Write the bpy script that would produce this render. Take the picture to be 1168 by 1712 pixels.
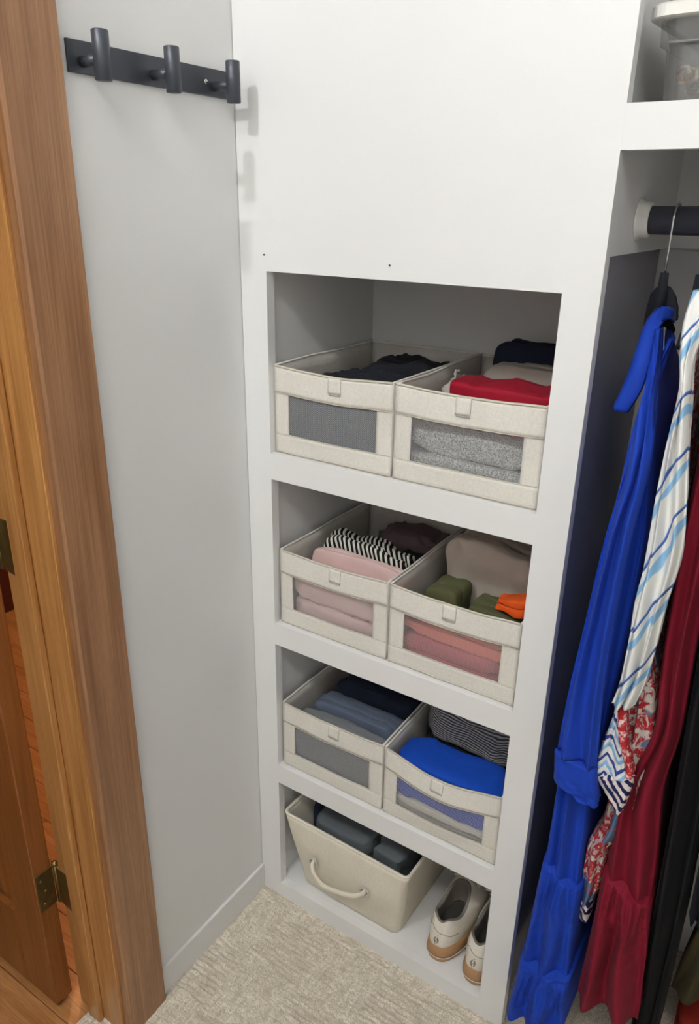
import bpy, bmesh, math, random
from mathutils import Vector, Matrix, noise

scene = bpy.context.scene
for o in list(bpy.data.objects): bpy.data.objects.remove(o)
COL = scene.collection
PI = math.pi

# ------------------------------------------------------------------ camera
CAM = Vector((0.88847, -1.01532, 1.50862))
RX = Vector((0.83457867, 0.55065785, 0.01594908))
RF = Vector((-0.50521855, 0.77661085, -0.37633735))
RU = Vector((-0.21961934, 0.30602535, 0.92634541))
FPX = 1263.234
cam_data = bpy.data.cameras.new('camera')
cam = bpy.data.objects.new('camera', cam_data); COL.objects.link(cam)
m = Matrix.Identity(4)
for i in range(3):
    m[i][0] = RX[i]; m[i][1] = RU[i]; m[i][2] = -RF[i]; m[i][3] = CAM[i]
cam.matrix_world = m
cam_data.sensor_fit = 'VERTICAL'; cam_data.sensor_height = 24.0
cam_data.lens = FPX * 24.0 / 1712.0
cam_data.clip_start = 0.02
scene.camera = cam

def at(px, py, axis, val):
    """point where the ray through photo pixel (px,py) meets the plane coordinate[axis]=val"""
    d = RX * ((px - 584) / FPX) + RF + RU * ((856 - py) / FPX)
    t = (val - CAM[axis]) / d[axis]
    return CAM + d * t

# ------------------------------------------------------------------ world, exposure
w = bpy.data.worlds.new('world'); scene.world = w; w.use_nodes = True
w.node_tree.nodes['Background'].inputs[0].default_value = (0.9, 0.95, 1.0, 1)
w.node_tree.nodes['Background'].inputs[1].default_value = 0.02
vs = scene.view_settings
vs.view_transform = 'Standard'; vs.look = 'None'; vs.gamma = 1.0; vs.use_curve_mapping = False
vs.exposure = 0.10
BULB = 700.0      # radiance of the closet's bare bulb
FILL_PANEL = 13.0      # radiance of the unseen ceiling panel added as fill light
HALL = 18.0       # watts of the hall lamp

# ------------------------------------------------------------------ helpers
def lin(r, g, b):
    f = lambda c: (c/255/12.92) if c <= 10 else ((c/255+0.055)/1.055)**2.4
    return (f(r), f(g), f(b), 1.0)

class NT:
    def __init__(s, name):
        s.m = bpy.data.materials.new(name); s.m.use_nodes = True
        s.t = s.m.node_tree; s.b = s.t.nodes['Principled BSDF']
    def n(s, typ, **kw):
        nd = s.t.nodes.new(typ)
        for k, v in kw.items():
            if k.startswith('i_'):
                nd.inputs[k[2:].replace('_', ' ')].default_value = v
            else: setattr(nd, k, v)
        return nd
    def l(s, a, b): s.t.links.new(a, b)
    def coord(s, scale=(1,1,1), rot=(0,0,0), kind='Object'):
        tc = s.n('ShaderNodeTexCoord'); mp = s.n('ShaderNodeMapping')
        mp.inputs['Scale'].default_value = scale; mp.inputs['Rotation'].default_value = rot
        s.l(tc.outputs[kind], mp.inputs['Vector']); return mp.outputs['Vector']
    def noise(s, vec, scale, detail=3, rough=0.55, dist=0.0):
        nd = s.n('ShaderNodeTexNoise'); nd.inputs['Scale'].default_value = scale
        nd.inputs['Detail'].default_value = detail; nd.inputs['Roughness'].default_value = rough
        nd.inputs['Distortion'].default_value = dist
        s.l(vec, nd.inputs['Vector']); return nd.outputs['Fac']
    def ramp(s, fac, stops, interp='LINEAR'):
        r = s.n('ShaderNodeValToRGB'); cr = r.color_ramp; cr.interpolation = interp
        while len(cr.elements) < len(stops): cr.elements.new(0.5)
        for e, (p, c) in zip(cr.elements, stops): e.position = p; e.color = c
        s.l(fac, r.inputs['Fac']); return r.outputs['Color']
    def mix(s, fac, a, b, mode='MIX'):
        nd = s.n('ShaderNodeMix', data_type='RGBA', blend_type=mode)
        for sock, v in ((nd.inputs[0], fac), (nd.inputs[6], a), (nd.inputs[7], b)):
            if hasattr(v, 'links'): s.l(v, sock)
            else: sock.default_value = v
        return nd.outputs[2]
    def bump(s, h, strength=0.3, dist=0.001):
        nd = s.n('ShaderNodeBump'); nd.inputs['Strength'].default_value = strength
        nd.inputs['Distance'].default_value = dist
        s.l(h, nd.inputs['Height']); s.l(nd.outputs['Normal'], s.b.inputs['Normal'])
    def set(s, **kw):
        for k, v in kw.items():
            sock = s.b.inputs[k.replace('_', ' ')]
            if hasattr(v, 'links'): s.l(v, sock)
            else: sock.default_value = v
        return s.m

def paint(name, c, rough=0.5, bump=0.08):
    t = NT(name); v = t.coord()
    n1 = t.noise(v, 3.0, 4)
    col = t.mix(n1, tuple(x*0.97 for x in c[:3])+(1,), c)
    t.bump(t.noise(v, 260, 2), bump, 0.0006)
    return t.set(Base_Color=col, Roughness=rough)

def wood(name, dark, light, rough=0.4, grain=(14,14,0.9), coat=0.0):
    t = NT(name); v = t.coord(scale=grain)
    a = t.noise(v, 3.0, 6, 0.6, 1.2)
    v2 = t.coord(scale=(grain[0]*7, grain[1]*7, grain[2]*1.5))
    f = t.noise(v2, 4.0, 3, 0.6)
    c1 = t.ramp(a, [(0.3, dark), (0.7, light)])
    c2 = t.mix(t.ramp(f, [(0.42, (0,0,0,1)), (0.6, (1,1,1,1))]), tuple(x*0.82 for x in dark[:3])+(1,), (1,1,1,1))
    col = t.mix(0.25, c1, c2, 'MULTIPLY')
    t.bump(f, 0.06, 0.001)
    t.set(Coat_Weight=coat, Coat_Roughness=0.2)
    return t.set(Base_Color=col, Roughness=rough)

def cloth(name, c, var=0.25, rough=0.9, weave=900.0, heather=None, sheen=0.02):
    t = NT(name); v = t.coord()
    n1 = t.noise(v, 22, 4)
    col = t.mix(n1, tuple(x*(1-var) for x in c[:3])+(1,), tuple(min(1, x*(1+var*0.6)) for x in c[:3])+(1,))
    if heather:
        h = t.ramp(t.noise(v, 420, 3, 0.7), [(0.42, (0,0,0,1)), (0.58, (1,1,1,1))])
        col = t.mix(h, col, heather)
    t.bump(t.noise(v, weave, 2), 0.35, 0.0008)
    t.set(Sheen_Weight=sheen, Specular_IOR_Level=0.15)
    return t.set(Base_Color=col, Roughness=rough)

def striped(name, a, b, freq, axis=(1,0,0), duty=0.5, wob=0.003, soft=0.03):
    """woven stripes a/b, freq per metre along axis"""
    t = NT(name); tc = t.n('ShaderNodeTexCoord')
    nz = t.n('ShaderNodeTexNoise'); nz.inputs['Scale'].default_value = 18
    t.l(tc.outputs['Object'], nz.inputs['Vector'])
    sc = t.n('ShaderNodeVectorMath', operation='SCALE'); sc.inputs['Scale'].default_value = wob
    t.l(nz.outputs['Color'], sc.inputs[0])
    ad = t.n('ShaderNodeVectorMath', operation='ADD')
    t.l(tc.outputs['Object'], ad.inputs[0]); t.l(sc.outputs[0], ad.inputs[1])
    dt = t.n('ShaderNodeVectorMath', operation='DOT_PRODUCT'); dt.inputs[1].default_value = axis
    t.l(ad.outputs[0], dt.inputs[0])
    mu = t.n('ShaderNodeMath', operation='MULTIPLY'); mu.inputs[1].default_value = freq
    t.l(dt.outputs['Value'], mu.inputs[0])
    fr = t.n('ShaderNodeMath', operation='FRACT'); t.l(mu.outputs[0], fr.inputs[0])
    col = t.ramp(fr.outputs[0], [(0, a), (max(0.0, duty-soft), a), (duty, b), (1-soft, b)])
    t.bump(t.noise(ad.outputs[0], 900, 2), 0.3, 0.0008)
    t.set(Specular_IOR_Level=0.15)
    return t.set(Base_Color=col, Roughness=0.9)

def tag(o, label=None, cat=None, group=None, kind=None):
    if label: o['label'] = label
    if cat: o['category'] = cat
    if group: o['group'] = group
    if kind: o['kind'] = kind
    return o

def empty(name, loc=(0,0,0), rz=0.0):
    o = bpy.data.objects.new(name, None); COL.objects.link(o)
    o.location = loc; o.rotation_euler = (0, 0, rz); o.empty_display_size = 0.05
    return o

def mesh(name, verts, faces, mat, parent=None, smooth=False, loc=None):
    me = bpy.data.meshes.new(name); me.from_pydata([tuple(v) for v in verts], [], faces)
    bm = bmesh.new(); bm.from_mesh(me); bmesh.ops.recalc_face_normals(bm, faces=bm.faces); bm.to_mesh(me); bm.free()
    o = bpy.data.objects.new(name, me); COL.objects.link(o)
    if mat: me.materials.append(mat)
    if smooth:
        me.polygons.foreach_set('use_smooth', [True]*len(me.polygons))
    if parent: o.parent = parent
    if loc: o.location = loc
    return o

def from_bm(name, bm, mat, parent=None, smooth=False):
    me = bpy.data.meshes.new(name); bm.to_mesh(me); bm.free()
    o = bpy.data.objects.new(name, me); COL.objects.link(o)
    if mat: me.materials.append(mat)
    if smooth: me.polygons.foreach_set('use_smooth', [True]*len(me.polygons))
    if parent: o.parent = parent
    return o

def box_bm(bm, lo, hi):
    r = bmesh.ops.create_cube(bm, size=1.0)
    lo, hi = Vector(lo), Vector(hi)
    for v in r['verts']:
        v.co = Vector(((v.co[i]+0.5)*(hi[i]-lo[i])+lo[i] for i in range(3)))
    return r['verts']

def box(name, lo, hi, mat, parent=None, bev=0.0, seg=2):
    bm = bmesh.new(); box_bm(bm, lo, hi)
    if bev > 0:
        bmesh.ops.bevel(bm, geom=list(bm.edges), offset=bev, segments=seg, affect='EDGES', profile=0.5)
    return from_bm(name, bm, mat, parent)

def tube_geo(path, rad, n=10, closed=False, flat=1.0, up=None):
    """verts, faces of a tube along path; rad may be a list; flat squashes one way"""
    V, F = [], []; N = len(path); path = [Vector(p) for p in path]
    prev = None
    for i, p in enumerate(path):
        if closed: d = path[(i+1) % N] - path[i-1]
        else: d = path[min(i+1, N-1)] - path[max(i-1, 0)]
        d.normalize()
        ref = up or (prev if prev else Vector((0,0,1)) if abs(d.z) < 0.9 else Vector((1,0,0)))
        a = ref - d*ref.dot(d)
        if a.length < 1e-6: a = d.orthogonal()
        a.normalize(); prev = a; b = d.cross(a)
        r = rad[i] if isinstance(rad, (list, tuple)) else rad
        for k in range(n):
            t = 2*PI*k/n
            V.append(p + a*math.cos(t)*r + b*math.sin(t)*r*flat)
    M = N if closed else N-1
    for i in range(M):
        for k in range(n):
            j = (i+1) % N
            F.append((i*n+k, i*n+(k+1) % n, j*n+(k+1) % n, j*n+k))
    if not closed:
        F.append(tuple(range(n-1, -1, -1))); F.append(tuple((N-1)*n+k for k in range(n)))
    return V, F

def tube(name, path, rad, mat, parent=None, n=10, closed=False, flat=1.0, up=None):
    V, F = tube_geo(path, rad, n, closed, flat, up)
    return mesh(name, V, F, mat, parent, True)

def spline(pts, n):
    """Catmull-Rom through pts (tuples of any length), n samples"""
    out = []; N = len(pts)
    for i in range(n):
        t = i/(n-1)*(N-1); k = min(int(t), N-2); u = t-k
        p0, p1, p2, p3 = pts[max(k-1,0)], pts[k], pts[k+1], pts[min(k+2,N-1)]
        out.append(tuple(0.5*((2*b)+(-a+c)*u+(2*a-5*b+4*c-d)*u*u+(-a+3*b-3*c+d)*u**3) for a,b,c,d in zip(p0,p1,p2,p3)))
    return out

def grid_faces(nu, nv, closed_u=False, off=0):
    F = []
    for j in range(nv-1):
        for i in range(nu if closed_u else nu-1):
            F.append((off+j*nu+i, off+j*nu+(i+1) % nu, off+(j+1)*nu+(i+1) % nu, off+(j+1)*nu+i))
    return F

def fbm(p, o=3):
    return noise.fractal(Vector(p), 1.0, 2.0, o)

# ------------------------------------------------------------------ materials
M_wall = paint('wall_paint', lin(228,228,227), 0.5, 0.05)
M_unit = paint('cabinet_paint', lin(234,234,233), 0.42, 0.04)
M_ceil = paint('ceiling_paint', lin(225,224,220), 0.8)
M_case = wood('casing_wood', lin(142,99,64), lin(174,129,91), 0.38, (12,12,0.7), 0.25)
M_jamb = wood('jamb_wood', lin(168,116,62), lin(204,150,90), 0.35, (16,16,0.7), 0.2)
M_door = wood('door_wood', lin(134,80,36), lin(160,100,50), 0.35, (12,12,0.8), 0.25)
M_plank = wood('plank_wood', lin(172,118,68), lin(206,152,98), 0.3, (0.9,14,14), 0.3)
M_hallwall = paint('hall_panel_paint', lin(92,40,30), 0.6)
M_black = NT('black_powder_coat').set(Base_Color=lin(62,66,74), Roughness=0.38, Metallic=0.2)
M_steel = NT('steel').set(Base_Color=lin(190,190,190), Roughness=0.25, Metallic=1.0)
M_brass = NT('aged_brass')
M_brass = (lambda t: t.set(Base_Color=t.mix(t.noise(t.coord(), 60, 4), lin(96,82,50), lin(150,132,88)), Roughness=0.35, Metallic=0.9))(M_brass)
M_rod = NT('bronze_rod').set(Base_Color=lin(66,68,80), Roughness=0.35, Metallic=0.0)
M_whiteplastic = NT('white_plastic').set(Base_Color=lin(232,230,224), Roughness=0.35)
M_hole = NT('pin_hole').set(Base_Color=lin(40,38,36), Roughness=0.9)

def linen(name, c):
    t = NT(name); v = t.coord(); v2 = t.coord(scale=(1,1,6)); v3 = t.coord(scale=(6,6,1))
    n1 = t.noise(v2, 160, 2, 0.6); n2 = t.noise(v3, 160, 2, 0.6); n3 = t.noise(v, 14, 3)
    ad = t.n('ShaderNodeMath', operation='ADD'); t.l(n1, ad.inputs[0]); t.l(n2, ad.inputs[1])
    hf = t.n('ShaderNodeMath', operation='MULTIPLY'); t.l(ad.outputs[0], hf.inputs[0]); hf.inputs[1].default_value = 0.5
    col = t.ramp(hf.outputs[0], [(0.38, tuple(x*0.8 for x in c[:3])+(1,)), (0.6, c)])
    col = t.mix(0.35, col, t.ramp(n3, [(0.3, tuple(x*0.85 for x in c[:3])+(1,)), (0.7, c)]))
    t.bump(hf.outputs[0], 0.35, 0.0008)
    t.set(Specular_IOR_Level=0.15)
    return t.set(Base_Color=col, Roughness=0.9)
M_linen = linen('basket_linen', lin(230,226,217))
M_linen_in = linen('basket_lining', lin(206,201,194))
M_canvas = linen('bin_canvas', lin(234,227,210))
M_seam = cloth('seam_thread', lin(206,199,184), 0.1)

def net(name):
    t = NT(name); t.m.node_tree.nodes.remove(t.b)
    out = t.t.nodes['Material Output']
    v = t.coord(rot=(0, math.radians(45), 0))
    sep = t.n('ShaderNodeSeparateXYZ'); t.l(v, sep.inputs[0])
    gs = []
    for ax in ('X', 'Z'):
        mu = t.n('ShaderNodeMath', operation='MULTIPLY'); mu.inputs[1].default_value = 430.0; t.l(sep.outputs[ax], mu.inputs[0])
        fr = t.n('ShaderNodeMath', operation='FRACT'); t.l(mu.outputs[0], fr.inputs[0])
        lt = t.n('ShaderNodeMath', operation='LESS_THAN'); lt.inputs[1].default_value = 0.10; t.l(fr.outputs[0], lt.inputs[0])
        gs.append(lt.outputs[0])
    mx = t.n('ShaderNodeMath', operation='MAXIMUM'); t.l(gs[0], mx.inputs[0]); t.l(gs[1], mx.inputs[1])
    df = t.n('ShaderNodeBsdfDiffuse'); df.inputs['Color'].default_value = lin(190,190,190)
    tr = t.n('ShaderNodeBsdfTransparent')
    ms = t.n('ShaderNodeMixShader'); t.l(mx.outputs[0], ms.inputs[0]); t.l(tr.outputs[0], ms.inputs[1]); t.l(df.outputs[0], ms.inputs[2])
    t.l(ms.outputs[0], out.inputs['Surface'])
    return t.m
M_net = net('grey_mesh_net')

# ------------------------------------------------------------------ the setting
CE = 2.74
DO0, DO1 = -0.424, -1.23      # door opening in the left wall
bm = bmesh.new()
box_bm(bm, (-0.125, -0.415, 0), (0, 0.38, CE))
box_bm(bm, (-0.125, -1.95, 0), (0, DO1-0.012, CE))
box_bm(bm, (-0.125, DO1-0.012, 2.07), (0, -0.415, CE))
tag(from_bm('wall_left', bm, M_wall), 'white painted side wall carrying the black hook rail', 'wall', kind='structure')
tag(box('wall_back', (-0.125, 0.38, 0), (2.1, 0.45, CE), M_wall), 'white back wall behind the hanging clothes', 'wall', kind='structure')
tag(box('wall_right', (2.02, -1.95, 0), (2.1, 0.38, CE), M_wall), 'white wall closing the far end of the closet', 'wall', kind='structure')
tag(box('wall_front', (-0.125, -2.03, 0), (2.1, -1.95, CE), M_wall), 'white wall facing the shelves', 'wall', kind='structure')
tag(box('ceiling', (-0.125, -2.03, CE), (2.1, 0.45, CE+0.06), M_ceil), 'plain white closet ceiling', 'ceiling', kind='structure')

# carpet: dense relief where the photo shows it
def carpet():
    xs = [-0.094+0.003*i for i in range(int(0.84/0.003)+1)]
    xs += [0.78, 0.85, 0.95, 1.1, 1.3, 1.6, 2.02]
    ys = [-1.95, -1.6, -1.3, -1.0, -0.8, -0.7]
    ys += [-0.62+0.003*i for i in range(int(0.63/0.003)+1)]
    ys += [0.05, 0.1, 0.2, 0.38]
    V = []; TONE = []
    B = 0.135
    for y in ys:
        for x in xs:
            bx, by = math.floor(x/B+0.35), math.floor(y/B+0.2)
            u, v = (x, y) if (bx+by) % 2 == 0 else (y, x)
            rid = 0.5+0.5*math.sin(v*2*PI/0.0115 + 1.6*noise.noise((u*30, v*30, 2)))
            rid *= 0.55+0.6*noise.noise((u*16, v*60, 5))
            tuft = noise.noise((x*210, y*210, 0))*0.6 + noise.noise((x*95, y*95, 3))*0.7
            lift = 0.0018 if (bx*7+by*3) % 5 < 2 else 0.0
            V.append((x, y, 0.0062*rid + 0.0032*tuft + lift))
            TONE.append(0.5+0.55*noise.noise((u*22, v*130, 7))+0.3*noise.noise((u*60, v*210, 9))+(0.10 if (bx+by) % 2 else -0.06))
    return V, grid_faces(len(xs), len(ys)), TONE
t = NT('carpet_pile'); v = t.coord()
f1 = t.noise(v, 330, 3, 0.7); f2 = t.noise(v, 24, 3); f3 = t.noise(t.coord(scale=(1,7,1)), 34, 3)
c = t.ramp(f1, [(0.34, lin(186,173,152)), (0.5, lin(234,224,206)), (0.66, lin(252,244,230))])
c = t.mix(t.ramp(f2, [(0.35, (0,0,0,1)), (0.65, (1,1,1,1))]), t.mix(0.18, c, lin(150,138,120)), c)
c = t.mix(t.ramp(f3, [(0.45, (0,0,0,1)), (0.62, (0.3,0.3,0.3,1))]), c, lin(160,147,128))
at_ = t.n('ShaderNodeAttribute', attribute_name='yarn')
c = t.mix(t.ramp(at_.outputs['Fac'], [(0.28, (0,0,0,1)), (0.62, (1,1,1,1))]), t.mix(0.45, c, lin(180,167,146)), c)
t.bump(f1, 0.6, 0.003)
M_carpet = t.set(Base_Color=c, Roughness=1.0, Sheen_Weight=0.3, Specular_IOR_Level=0.05)
V, F, TONE = carpet()
fl_ = mesh('floor', V, F, M_carpet, None, True)
atr = fl_.data.attributes.new('yarn', 'FLOAT', 'POINT'); atr.data.foreach_set('value', TONE)
tag(fl_, 'beige cut-and-loop carpet with blocks of ridges', 'carpet', kind='structure')
tag(box('floor_slab', (-0.094, -1.95, -0.06), (2.02, 0.38, -0.012), M_ceil), 'subfloor under the carpet', 'floor', kind='structure')

# baseboard on the left wall
bb = box('baseboard_left', (0.0, -0.3288, 0.0), (0.007, -0.0005, 0.072), M_wall, bev=0.0015)
tag(bb, 'low white baseboard along the hook wall', 'baseboard', kind='structure')

# casing, jamb, stop
def extrude_profile(name, prof, z0, z1, mat, parent=None):
    n = len(prof)
    V = [(x, y, z0) for x, y in prof]+[(x, y, z1) for x, y in prof]
    F = [tuple(range(n))[::-1], tuple(range(n, 2*n))]+[(i, (i+1) % n, n+(i+1) % n, n+i) for i in range(n)]
    return mesh(name, V, F, mat, parent)
tr = empty('trim_1', (0.009, -0.38, 0))
tag(tr, 'flat brown wooden door casing against the white wall', 'door casing', kind='structure')
c1 = extrude_profile('casing_board', [(0.0005,-0.329),(0.0160,-0.329),(0.018,-0.331),(0.018,-0.414),(0.0155,-0.4185),(0.0005,-0.4185)], 0.002, 2.12, M_case, tr)
c2 = box('casing_board', (0.0005, -1.30, 2.04), (0.018, -0.419, 2.12), M_case, tr, 0.002)
c3 = box('casing_board', (0.0005, -1.32, 0.002), (0.018, -1.238, 2.12), M_case, tr, 0.002)
for c in (c1, c2, c3): c.location = (-0.009, 0.38, 0)
tr = empty('trim_2', (-0.06, -0.42, 0))
tag(tr, 'orange varnished wooden door jamb with stop strip', 'door jamb', kind='structure')
js = [box('jamb_board', (-0.128, -0.424, 0.0), (-0.0005, -0.4155, 2.05), M_jamb, tr, 0.0012),
      box('jamb_board', (-0.128, DO1-0.01, 0.0), (-0.0005, DO1, 2.05), M_jamb, tr, 0.0012),
      box('jamb_board', (-0.128, DO1, 2.04), (-0.0005, -0.425, 2.06), M_jamb, tr, 0.0012),
      box('door_stop', (-0.089, -0.4365, 0.0), (-0.056, -0.4245, 2.04), M_jamb, tr, 0.002),
      box('door_stop', (-0.089, DO1+0.0005, 0.0), (-0.056, DO1+0.012, 2.04), M_jamb, tr, 0.002)]
for c in js: c.location = (0.06, 0.42, 0)

# hall beyond the doorway
fl = tag(box('floor_hall', (-2.6, -2.4, -0.05), (-0.0945, 1.6, -0.016), M_hallwall), 'warm hardwood plank floor of the hall outside', 'floor', kind='structure')
rng = random.Random(3)
pm = {}
y = -1.25; row = 0
while y < 0.95:
    x = -0.0955 - rng.random()*0.5 if row % 2 else -0.0955
    edges = [-0.0955]
    while edges[-1] > -1.9: edges.append(edges[-1]-(0.35+rng.random()*0.45 if len(edges) == 1 else 0.7+rng.random()*0.3))
    for a, b_ in zip(edges[:-1], edges[1:]):
        p = box('floor_plank', (b_+0.0006, y+0.0006, -0.0158), (a-0.0006, y+0.0774, -0.004), M_plank, fl, 0.0012, 1)
    y += 0.078; row += 1
tag(box('wall_hall', (-1.75, -2.4, -0.016), (-1.66, 1.6, CE), M_hallwall), 'dark reddish wall across the hall', 'wall', kind='structure')
tag(box('ceiling_hall', (-1.75, -2.4, CE), (-0.13, 1.6, CE+0.05), M_ceil), 'hall ceiling', 'ceiling', kind='structure')

def build_door():
    d = empty('door_1', (-0.149, -0.445, 0))
    tag(d, 'open brown wooden panel door with brass hinges', 'door', kind='structure')
    L = 0.79; y0, y1 = -0.019, 0.0185            # local: x runs -L..0, face at y0
    zb, zt = 0.012, 2.03
    def pc(name, x0, x1, z0, z1, ya=y0, yb=y1, bev=0.002, mat=M_door): return box(name, (x0, ya, z0), (x1, yb, z1), mat, d, bev)
    sx = 0.094
    pc('stile', -sx, 0, zb, zt); pc('stile', -L, -L+sx, zb, zt)
    rails = [(zb, 0.212), (0.86, 1.01), (1.93, zt)]
    for a, b in rails: pc('rail', -L+sx, -sx, a, b)
    for a, b in ((0.212, 0.86), (1.01, 1.93)):
        # raised panel with sloped borders
        x0, x1 = -L+sx, -sx; bw = 0.03
        V = []; F = []
        for (ya, s) in ((y0+0.012, 1), (y1-0.012, -1)):
            o = len(V)
            V += [(x0,ya,a),(x1,ya,a),(x1,ya,b),(x0,ya,b)]
            yi = ya - s*0.008
            V += [(x0+bw,yi,a+bw),(x1-bw,yi,a+bw),(x1-bw,yi,b-bw),(x0+bw,yi,b-bw)]
            F += [(o+4,o+5,o+6,o+7)]+[(o+i,o+(i+1) % 4,o+4+(i+1) % 4,o+4+i) for i in range(4)]
        F += [(i,(i+1) % 4,8+(i+1) % 4,8+i) for i in range(4)]
        mesh('raised_panel', V, F, M_door, d)
    for zc in (0.308, 1.018, 1.82):
        h = box('hinge_leaf', (0.0003, -0.017, zc-0.045), (0.0022, 0.0195, zc+0.045), M_brass, d, 0.0008)
        tube('hinge_pin', [(0.0045, 0.024, zc-0.046), (0.0045, 0.024, zc+0.046)], 0.0045, M_brass, h, 12)
        tube('hinge_pin_cap', [(0.0045, 0.024, zc+0.046), (0.0045, 0.024, zc+0.049), (0.0045, 0.024, zc+0.0525)], [0.006, 0.0065, 0.004], M_brass, h, 12)
        V = [(0.006, 0.0243, zc-0.045), (0.006, 0.0243, zc+0.045), (0.050, 0.0203, zc+0.045), (0.050, 0.0203, zc-0.045)]
        V += [(x, y-0.0018, z) for x, y, z in V]
        mesh('jamb_leaf', V, [(0,1,2,3),(7,6,5,4),(0,4,5,1),(1,5,6,2),(2,6,7,3),(3,7,4,0)], M_brass, h)
        for dz in (-0.028, 0.0, 0.028):
            tube('screw', [(0.002, -0.006+0.006*(dz == 0), zc+dz), (0.0032, -0.006+0.006*(dz == 0), zc+dz)], 0.0035, M_brass, h, 10)
build_door()

# ------------------------------------------------------------------ lamps: closet bulb, added fill panel, hall pendant
def emit(name, col, s):
    t = NT(name); return t.set(Base_Color=(1,1,1,1), Emission_Color=col, Emission_Strength=s)
def uvsphere(bm, c, r, sq=1.0):
    bmesh.ops.create_uvsphere(bm, u_segments=24, v_segments=16, radius=r, matrix=Matrix.Translation(c) @ Matrix.Diagonal((1,1,sq,1)))
lp = empty('ceiling_bulb', (0.17, -1.5, CE)); tag(lp, 'bare round bulb in a white ceiling socket', 'lamp')
tube('socket', [(0,0,-0.001), (0,0,-0.02), (0,0,-0.021), (0,0,-0.05)], [0.05,0.05,0.025,0.022], M_whiteplastic, lp, 20)
bm = bmesh.new(); uvsphere(bm, (0,0,-0.083), 0.036); from_bm('bulb', bm, emit('bulb_glow', (0.96,0.985,1.0,1), BULB), lp, True)
lp = empty('ceiling_fill_light', (1.05, -1.55, CE)); tag(lp, 'added unseen fill light, a long white framed ceiling panel', 'lamp')  # fill light added out of view to even out the closet's brightness
for a in (-1, 1):
    box('frame_bar', (-0.58, a*0.17-0.012, -0.03), (0.58, a*0.17+0.012, -0.001), M_whiteplastic, lp, 0.002)
    box('frame_bar', (a*0.592-0.012, -0.182, -0.03), (a*0.592+0.012, 0.182, -0.001), M_whiteplastic, lp, 0.002)
box('diffuser', (-0.579, -0.157, -0.024), (0.579, 0.157, -0.004), emit('fill_glow', (1.0,0.98,0.94,1), FILL_PANEL), lp)
lp = empty('hall_pendant', (-0.95, 0.45, CE)); tag(lp, 'small hall pendant with opal globe', 'lamp')
tube('cord', [(0,0,-0.001), (0,0,-0.25)], 0.004, M_whiteplastic, lp, 8)
bm = bmesh.new(); uvsphere(bm, (0,0,-0.32), 0.07); from_bm('globe', bm, emit('hall_glow', (1.0,0.62,0.36,1), HALL*14), lp, True)

# ------------------------------------------------------------------ built-in shelf unit
L_, R_, W_ = 0.0558, 0.5558, 0.6063
ZT = [1.4052, 1.0409, 0.6896, 0.3389]
ZB = [1.0904, 0.7375, 0.3858, 0.0450]
U = empty('shelf_unit', (0.3, 0.18, 0))
tag(U, 'white built-in shelf unit with four open cubbies holding baskets', 'shelf unit')
FT = 0.02
def up(name, lo, hi, bev=0.0):
    o = box(name, lo, hi, M_unit, U, bev, 1); o.location = (-0.3, -0.18, 0); return o
up('upper_panel', (0.001, 0.0, ZT[0]), (W_, FT, CE-0.002))
up('stile', (0.001, 0.0, 0.0), (L_, FT, ZT[0])); up('stile', (R_, 0.0, 0.0), (W_, FT, ZT[0]))
for k in range(4):
    lo = ZT[k+1] if k < 3 else 0.0
    up('rail', (L_, 0.0, lo), (R_, FT, ZB[k]))
    up('shelf_board', (0.0425, FT+0.0003, ZB[k]-0.018), (0.57, 0.362, ZB[k]))
up('cubby_top', (0.0425, FT+0.0003, ZT[0]+0.001), (0.57, 0.362, ZT[0]+0.018))
up('side_panel', (0.024, FT+0.0003, 0.0), (0.042, 0.362, CE-0.003))
up('side_panel', (0.5705, FT+0.0003, 1.6071), (0.5885, 0.378, CE-0.003))
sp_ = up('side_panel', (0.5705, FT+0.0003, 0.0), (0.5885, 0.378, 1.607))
sp_.data.materials[0] = paint('grey_lower_panel', lin(160,161,168), 0.5)  # lower part of the right side panel is darker than the upper part
up('back_panel', (0.024, 0.3625, 0.0), (0.5702, 0.378, CE-0.003))
for (px, py) in ((651, 444), (441, 426)):
    p = at(px, py, 1, -0.0003)
    o = tube('nail_hole', [(p.x, 0.0002, p.z), (p.x, -0.0004, p.z)], 0.0016, M_hole, U, 8); o.location = (-0.3, -0.18, 0)

# shelf and cleats over the hanging rail
sh = empty('closet_shelf', (1.3, 0.18, 1.6)); tag(sh, 'long white shelf with deep front edge above the clothes rail', 'shelf')
for nm, lo, hi in (('fascia', (W_+0.0001, 0.0, 1.575), (2.0195, 0.02, 1.625)), ('shelf_board', (0.589, 0.0203, 1.607), (2.0195, 0.379, 1.625))):
    o = box(nm, lo, hi, M_unit, sh, 0.0, 1); o.location = (-1.3, -0.18, -1.6)
for nm, lab, lo, hi in (('wall_cleat', 'white support board on the cabinet side behind the rail end', (0.589, 0.021, 1.452), (0.6055, 0.3605, 1.606)),
                   ('wall_cleat', 'white support board along the back wall under the shelf', (0.589, 0.3606, 1.452), (2.0195, 0.3795, 1.606))):
    tag(box(nm, lo, hi, M_unit, None, 0.0008, 1), lab, 'cleat')

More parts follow.
